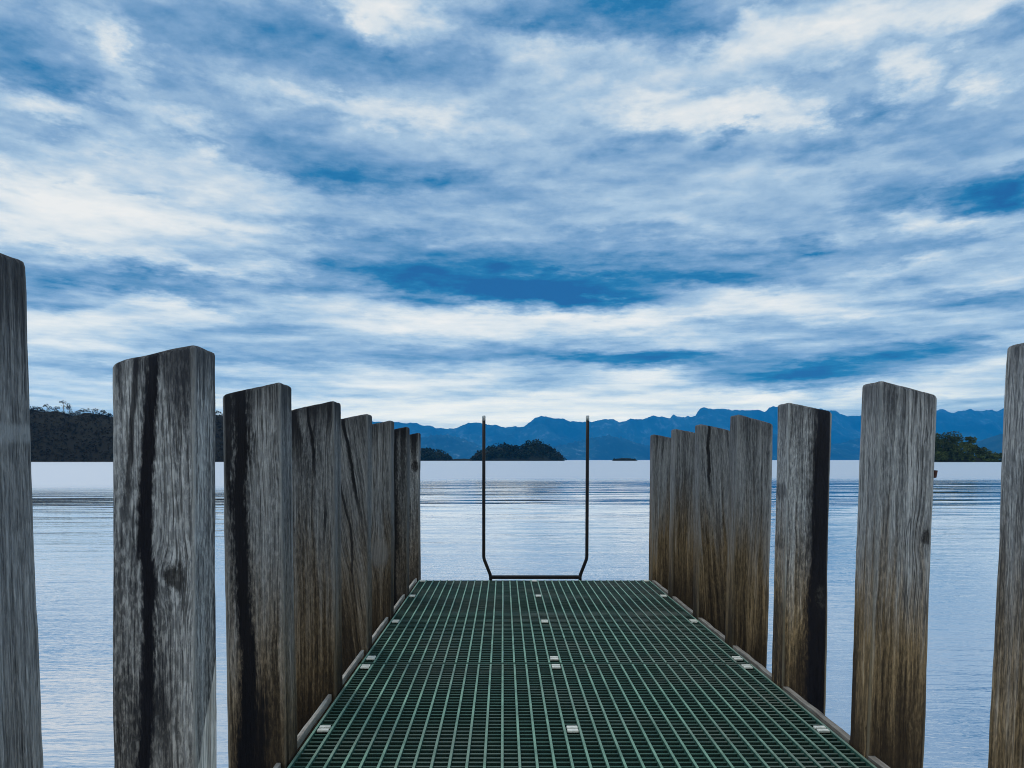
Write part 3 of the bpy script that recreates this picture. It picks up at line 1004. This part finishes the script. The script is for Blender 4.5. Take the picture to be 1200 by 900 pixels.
def tree(name, x, y, z0, h, w, mat, label, cat, group, layers=None, size=.6, n=260):
    """tapered trunk with limbs and separate leaf masses"""
    root = tag(empty(name, (x, y, z0)), label, cat, group)
    tr = MB()
    bend = random.uniform(-.06, .06) * h
    tr.tube([(0, 0, -.8), (bend * .3, 0, h * .35), (bend, 0, h * .75), (bend, 0, h * .95)], [h * .028, h * .022, h * .013, h * .006], 7)
    cr = Tufts()
    L = layers or random.randint(4, 6)
    for k in range(L):
        a = random.random() * 6.28
        f = (k + .5) / L
        zz = h * (.42 + .55 * f)
        reach = w * .5 * (1 - .55 * f ** 2) * random.uniform(.45, .9)
        px, py = bend * min(1, zz / (h * .75)) + math.cos(a) * reach, math.sin(a) * reach
        tr.tube([(bend * min(1, (zz - h * .14) / (h * .75)), 0, zz - h * .14), (px * .6, py * .6, zz - h * .05), (px, py, zz)], [h * .012, h * .008, h * .003], 5)
        rad = w * random.uniform(.22, .34)
        cr.crown((px, py, zz), rad, rad, rad * random.uniform(.42, .62), n // L, size)
    rad = w * .26
    cr.crown((bend, 0, h * .93), rad, rad, rad * .55, n // L, size)
    tr.build('trunk', M_bark, root, True)
    cr.build('crown', mat, root)
    return root


def canopy(tuft, tab, D, depth, base_scale, r0, r1, per_m, size, n_per):
    """rounded tree heads whose tops reach the skyline in tab"""
    x0, x1 = tab[0][0], tab[-1][0]
    wid = (x1 - x0) / FPX * D
    cnt = int(wid * per_m)
    for _ in range(cnt):
        px = random.uniform(x0, x1)
        top = max(0.5, tan_v(prof(tab, px)) * D + EYE - WATER_Z)
        s = random.uniform(-1, 1)
        w = depth * (.35 + .65 * min(1, top / 20.0))
        t = top * (1 - .55 * abs(s) ** 1.6)
        r = random.uniform(r0, r1) * min(1.0, .35 + top / 22.0)
        zc = WATER_Z + max(r * .3, t - r * .7 + random.gauss(0, .35))
        tuft.crown((tan_u(px) * D, D + s * w, zc), r, r, r * .75, n_per, size, .9)
        if random.random() < .6:      # lower skirts so the slope is clothed to the water
            for k in range(2):
                z2 = WATER_Z + max(.6, (zc - WATER_Z) * random.uniform(.1, .7))
                tuft.crown((tan_u(px) * D + random.uniform(-r, r), D - w * random.uniform(.55, 1.0), z2), r * .8, r * .6, r * .6, n_per // 2, size, .9)


# wooded islands in the middle of the lake
ISLE = [(551, 540), (554, 533), (558, 529), (563, 526.5), (569, 524), (574, 521.5), (579, 518.6), (585, 517.6), (590, 518.6), (595, 520.6), (604, 521.4), (612, 521), (618, 520.4),
        (621, 516), (626, 513.8), (632, 513.4), (638, 516.5), (643, 520), (648, 523.6), (653, 526.6), (657, 529), (660, 533), (661.5, 540)]
ISLE2 = [(440, 540), (448, 533), (458, 528), (470, 526), (482, 525.5), (494, 524.8), (503, 524.6), (512, 525), (517, 527), (521, 529), (525, 532.5), (528.5, 536), (530, 540)]
heightfield('island', ISLE, 1200, 45, M_rock, 'small double humped wooded island between the ladder handrails', .72, 0.0, 1.5)
heightfield('island', ISLE2, 1250, 45, M_rock, 'small wooded island partly behind the far left posts', .7, 0.0, 1.5)
heightfield('island', [(526, 540), (533, 537.6), (545, 537.2), (552, 538), (556, 540)], 1230, 18, M_rock, 'low rocky spit between the two wooded islands', 1.0, .8, 1.0)
heightfield('island', [(716.5, 540), (722, 537.6), (729, 536.8), (738, 537.0), (744, 538.2), (747.5, 540)], 1180, 14, M_rock, 'tiny flat dark islet right of the ladder', 1.0, .6, 1.0)
t = Tufts()
canopy(t, [(552 + (a - 551) * .93 + 2.5, b) for a, b in ISLE], 1200, 36, 1, 5.5, 9.0, .95, 1.5, 70)
tag(t.build('island_wood', M_isle_leaf), 'dense dark green wood covering the double humped island', 'woodland', kind='stuff')
t = Tufts()
canopy(t, ISLE2, 1250, 36, 1, 5.0, 7.5, .8, 1.5, 60)
tag(t.build('island_wood', M_isle_leaf), 'dense dark wood covering the island behind the far left posts', 'woodland', kind='stuff')
t = Tufts()
for _ in range(40):
    px = random.uniform(719, 745)
    t.crown((tan_u(px) * 1180, 1180 + random.uniform(-6, 6), WATER_Z + 1.6 + random.random() * 1.6), 1.6, 1.6, 1.0, 16, .7, .9)
tag(t.build('island_scrub', M_isle_leaf), 'low dark scrub on the tiny flat islet', 'scrub', kind='stuff')

# right-hand point with individual trees
POINT = [(1020, 541), (1030, 530), (1042, 518), (1060, 511), (1080, 510), (1095, 510.5), (1106, 509.6), (1114, 509), (1122, 512), (1126, 517), (1134, 521), (1143, 526), (1150, 530), (1156, 533.5),
         (1168, 535), (1180, 535), (1195, 536), (1230, 537), (1260, 541)]
PD_ = 520
heightfield('wooded_point', POINT, PD_, 26, M_rock, 'low wooded point at the right shore', .45, 0.0, 2.0)
t = Tufts()
canopy(t, [(a, bb + (541 - bb) * .40) for a, bb in POINT], PD_, 20, 1, 2.6, 4.2, 1.1, .7, 60)
tag(t.build('shore_scrub', M_near_leaf), 'dark bushy undergrowth along the wooded point at the right', 'scrub', kind='stuff')
PT = [(1042, 519, 26, ''), (1054, 512.5, 26, ''), (1068, 510, 34, ''), (1086, 510.5, 32, ''), (1099, 509.5, 24, ''), (1112, 508.4, 26, ''),
      (1121, 513, 18, ''), (1136, 512.6, 15, ''), (1133, 520, 22, ''), (1147, 526.5, 22, ''), (1158, 532, 20, ''), (1173, 533.5, 18, ''), (1188, 534, 20, ''), (1105, 517, 30, ''), (1122, 521, 28, '')]
PT_LABELS = ['bushy tree at the left end of the wooded point behind a post', 'round tree on the wooded point behind the second right post', 'tall tree on the wooded point hidden by the second right post',
             'tree on the wooded point just showing beside the second right post', 'sunlit olive green tree next to the second right post',
             'tallest olive green tree on the wooded point', 'dark tree right of the tallest tree on the wooded point',
             'slim tree standing up alone above the wooded point', 'mid height tree below the slim tree on the wooded point', 'sloping bushy tree halfway down the wooded point',
             'small bush-like tree low on the wooded point', 'small low tree near the nearest right post', 'low tree on the wooded point behind the nearest right post',
             'rounded tree at the water side under the tallest tree', 'rounded dark tree at the water side under the slim tree']
for k, ((px, py, wpx, _), lab) in enumerate(zip(PT, PT_LABELS)):
    y = PD_ + random.uniform(-8, 8) - (10 if k >= 13 else 0)
    topz = EYE + tan_v(py) * y
    base = WATER_Z + max(.5, (topz - WATER_Z) * .25)
    tree('shore_tree', tan_u(px) * y, y, base, topz - base, wpx / FPX * y * 1.15, M_near_leaf, lab, 'tree', 'trees on the wooded point at the right', None, .62, 620)

# scrubby hill behind the left posts
HILL = [(-420, 492), (-250, 481), (-120, 476), (0, 478), (35, 481), (47, 482), (60, 483), (72, 483.5), (85, 486), (100, 485), (112, 485.5), (122, 487), (131, 489), (170, 488), (210, 486), (240, 486), (255, 486), (264, 488), (300, 495), (340, 506), (380, 520), (415, 533), (432, 541)]
HD = 640
heightfield('hill', HILL, HD, 90, M_earth, 'dark scrubby hill behind the left posts', 1.0, 2.2, 3.0, 9.0)
t = Tufts()
for _ in range(5200):
    px = random.uniform(-150, 425)
    e = max(.3, tan_v(prof(HILL, px)) * HD + EYE - WATER_Z)
    s = -random.random() ** .8 if random.random() < .86 else random.uniform(0, .25)
    w = .35 + .65 * min(1.0, e / 20.0)
    z = WATER_Z - .6 + (e + .6) * (1 - abs(s) ** 1.6)
    r = random.uniform(.5, 1.25) * (1.3 if s > -.2 else 1)
    t.crown((tan_u(px) * (HD + .25 * s * 90 * w), HD + s * 90 * w, z + r * .35 + .4), r * 1.3, r * 1.3, r, 7, .55, .6)
tag(t.build('hill_scrub', M_scrub), 'dark brown green scrub covering the hill at the left', 'scrub', kind='stuff')
HT = [(38, 477.5, 12), (47, 478, 9), (55, 474.5, 11), (66, 477, 8), (75, 469.5, 13), (82, 476, 9), (94, 481, 9), (102, 479.5, 12), (112, 479.5, 11), (121, 480.8, 8), (128, 485, 9), (255, 482.5, 12), (262, 485, 10), (14, 474, 12)]
HT_LABELS = ['low tree on the left hill skyline just right of the nearest left post', 'small round skyline tree second from the nearest left post', 'twin headed skyline tree left of the tallest one', 'small sapling beside the tallest skyline tree',
             'tallest layered tree on the left hill skyline', 'short tree just right of the tallest skyline tree', 'low skyline bush tree in the dip of the left hill', 'flat topped tree left of two similar skyline trees',
             'flat topped tree midway along the hill crest', 'thin tree leaning on the hill crest near the cracked post', 'low tree on the crest touching the cracked post', 'tree seen in the gap right of the cracked post',
             'small tree against the black stained post on the hill crest', 'skyline tree hidden by the nearest left post']
for (px, py, wpx), lab in zip(HT, HT_LABELS):
    y = HD + random.uniform(-6, 6)
    ground = WATER_Z - 1.0 + tan_v(prof(HILL, px)) * HD + EYE - WATER_Z
    topz = EYE + tan_v(py) * y
    tree('skyline_tree', tan_u(px) * y, y, ground - .6, topz - ground + .6, wpx / FPX * y * 1.15, M_scrub, lab, 'tree', 'trees on the left hill skyline', 3, .42, 130)

# ----------------------------------------------------------------------------
# air
# ----------------------------------------------------------------------------
hz = MB().box(-26000, 26000, -5200, 26000, -8.0, 1560.0).build('haze', None)
tag(hz, 'blue air haze over the lake', kind='stuff')
hm = bpy.data.materials.new('air')
hm.use_nodes = True
hm.node_tree.nodes.clear()
nt = NT(hm.node_tree)
pv = nt.node('ShaderNodeVolumePrincipled')
pv.inputs['Color'].default_value = (.01, .42, .99, 1)
pv.inputs['Density'].default_value = 3.5e-5
pv.inputs['Anisotropy'].default_value = 0.0
o = nt.node('ShaderNodeOutputMaterial')
nt.l.new(pv.outputs[0], o.inputs['Volume'])
hz.data.materials.append(hm)

# ----------------------------------------------------------------------------
# camera and output
# ----------------------------------------------------------------------------
cd = bpy.data.cameras.new('camera')
cd.sensor_width = 36.0
cd.sensor_fit = 'HORIZONTAL'
cd.lens = FPX / 1200 * 36
cd.shift_x = (600 - VPX) / 1200
cd.shift_y = (VPY - 450) / 1200
cd.clip_start = 0.05
cd.clip_end = 60000
cam = link(bpy.data.objects.new('camera', cd))
cam.location = (0, 0, EYE)
cam.rotation_euler = (math.radians(90), 0, 0)
scene.camera = cam

scene.view_settings.view_transform = 'Standard'
scene.view_settings.look = 'None'
scene.view_settings.exposure = 0.0
scene.view_settings.gamma = 1.0
scene.cycles.use_denoising = True
scene.cycles.filter_width = 1.0
scene.cycles.volume_bounces = 1
scene.cycles.max_bounces = 8
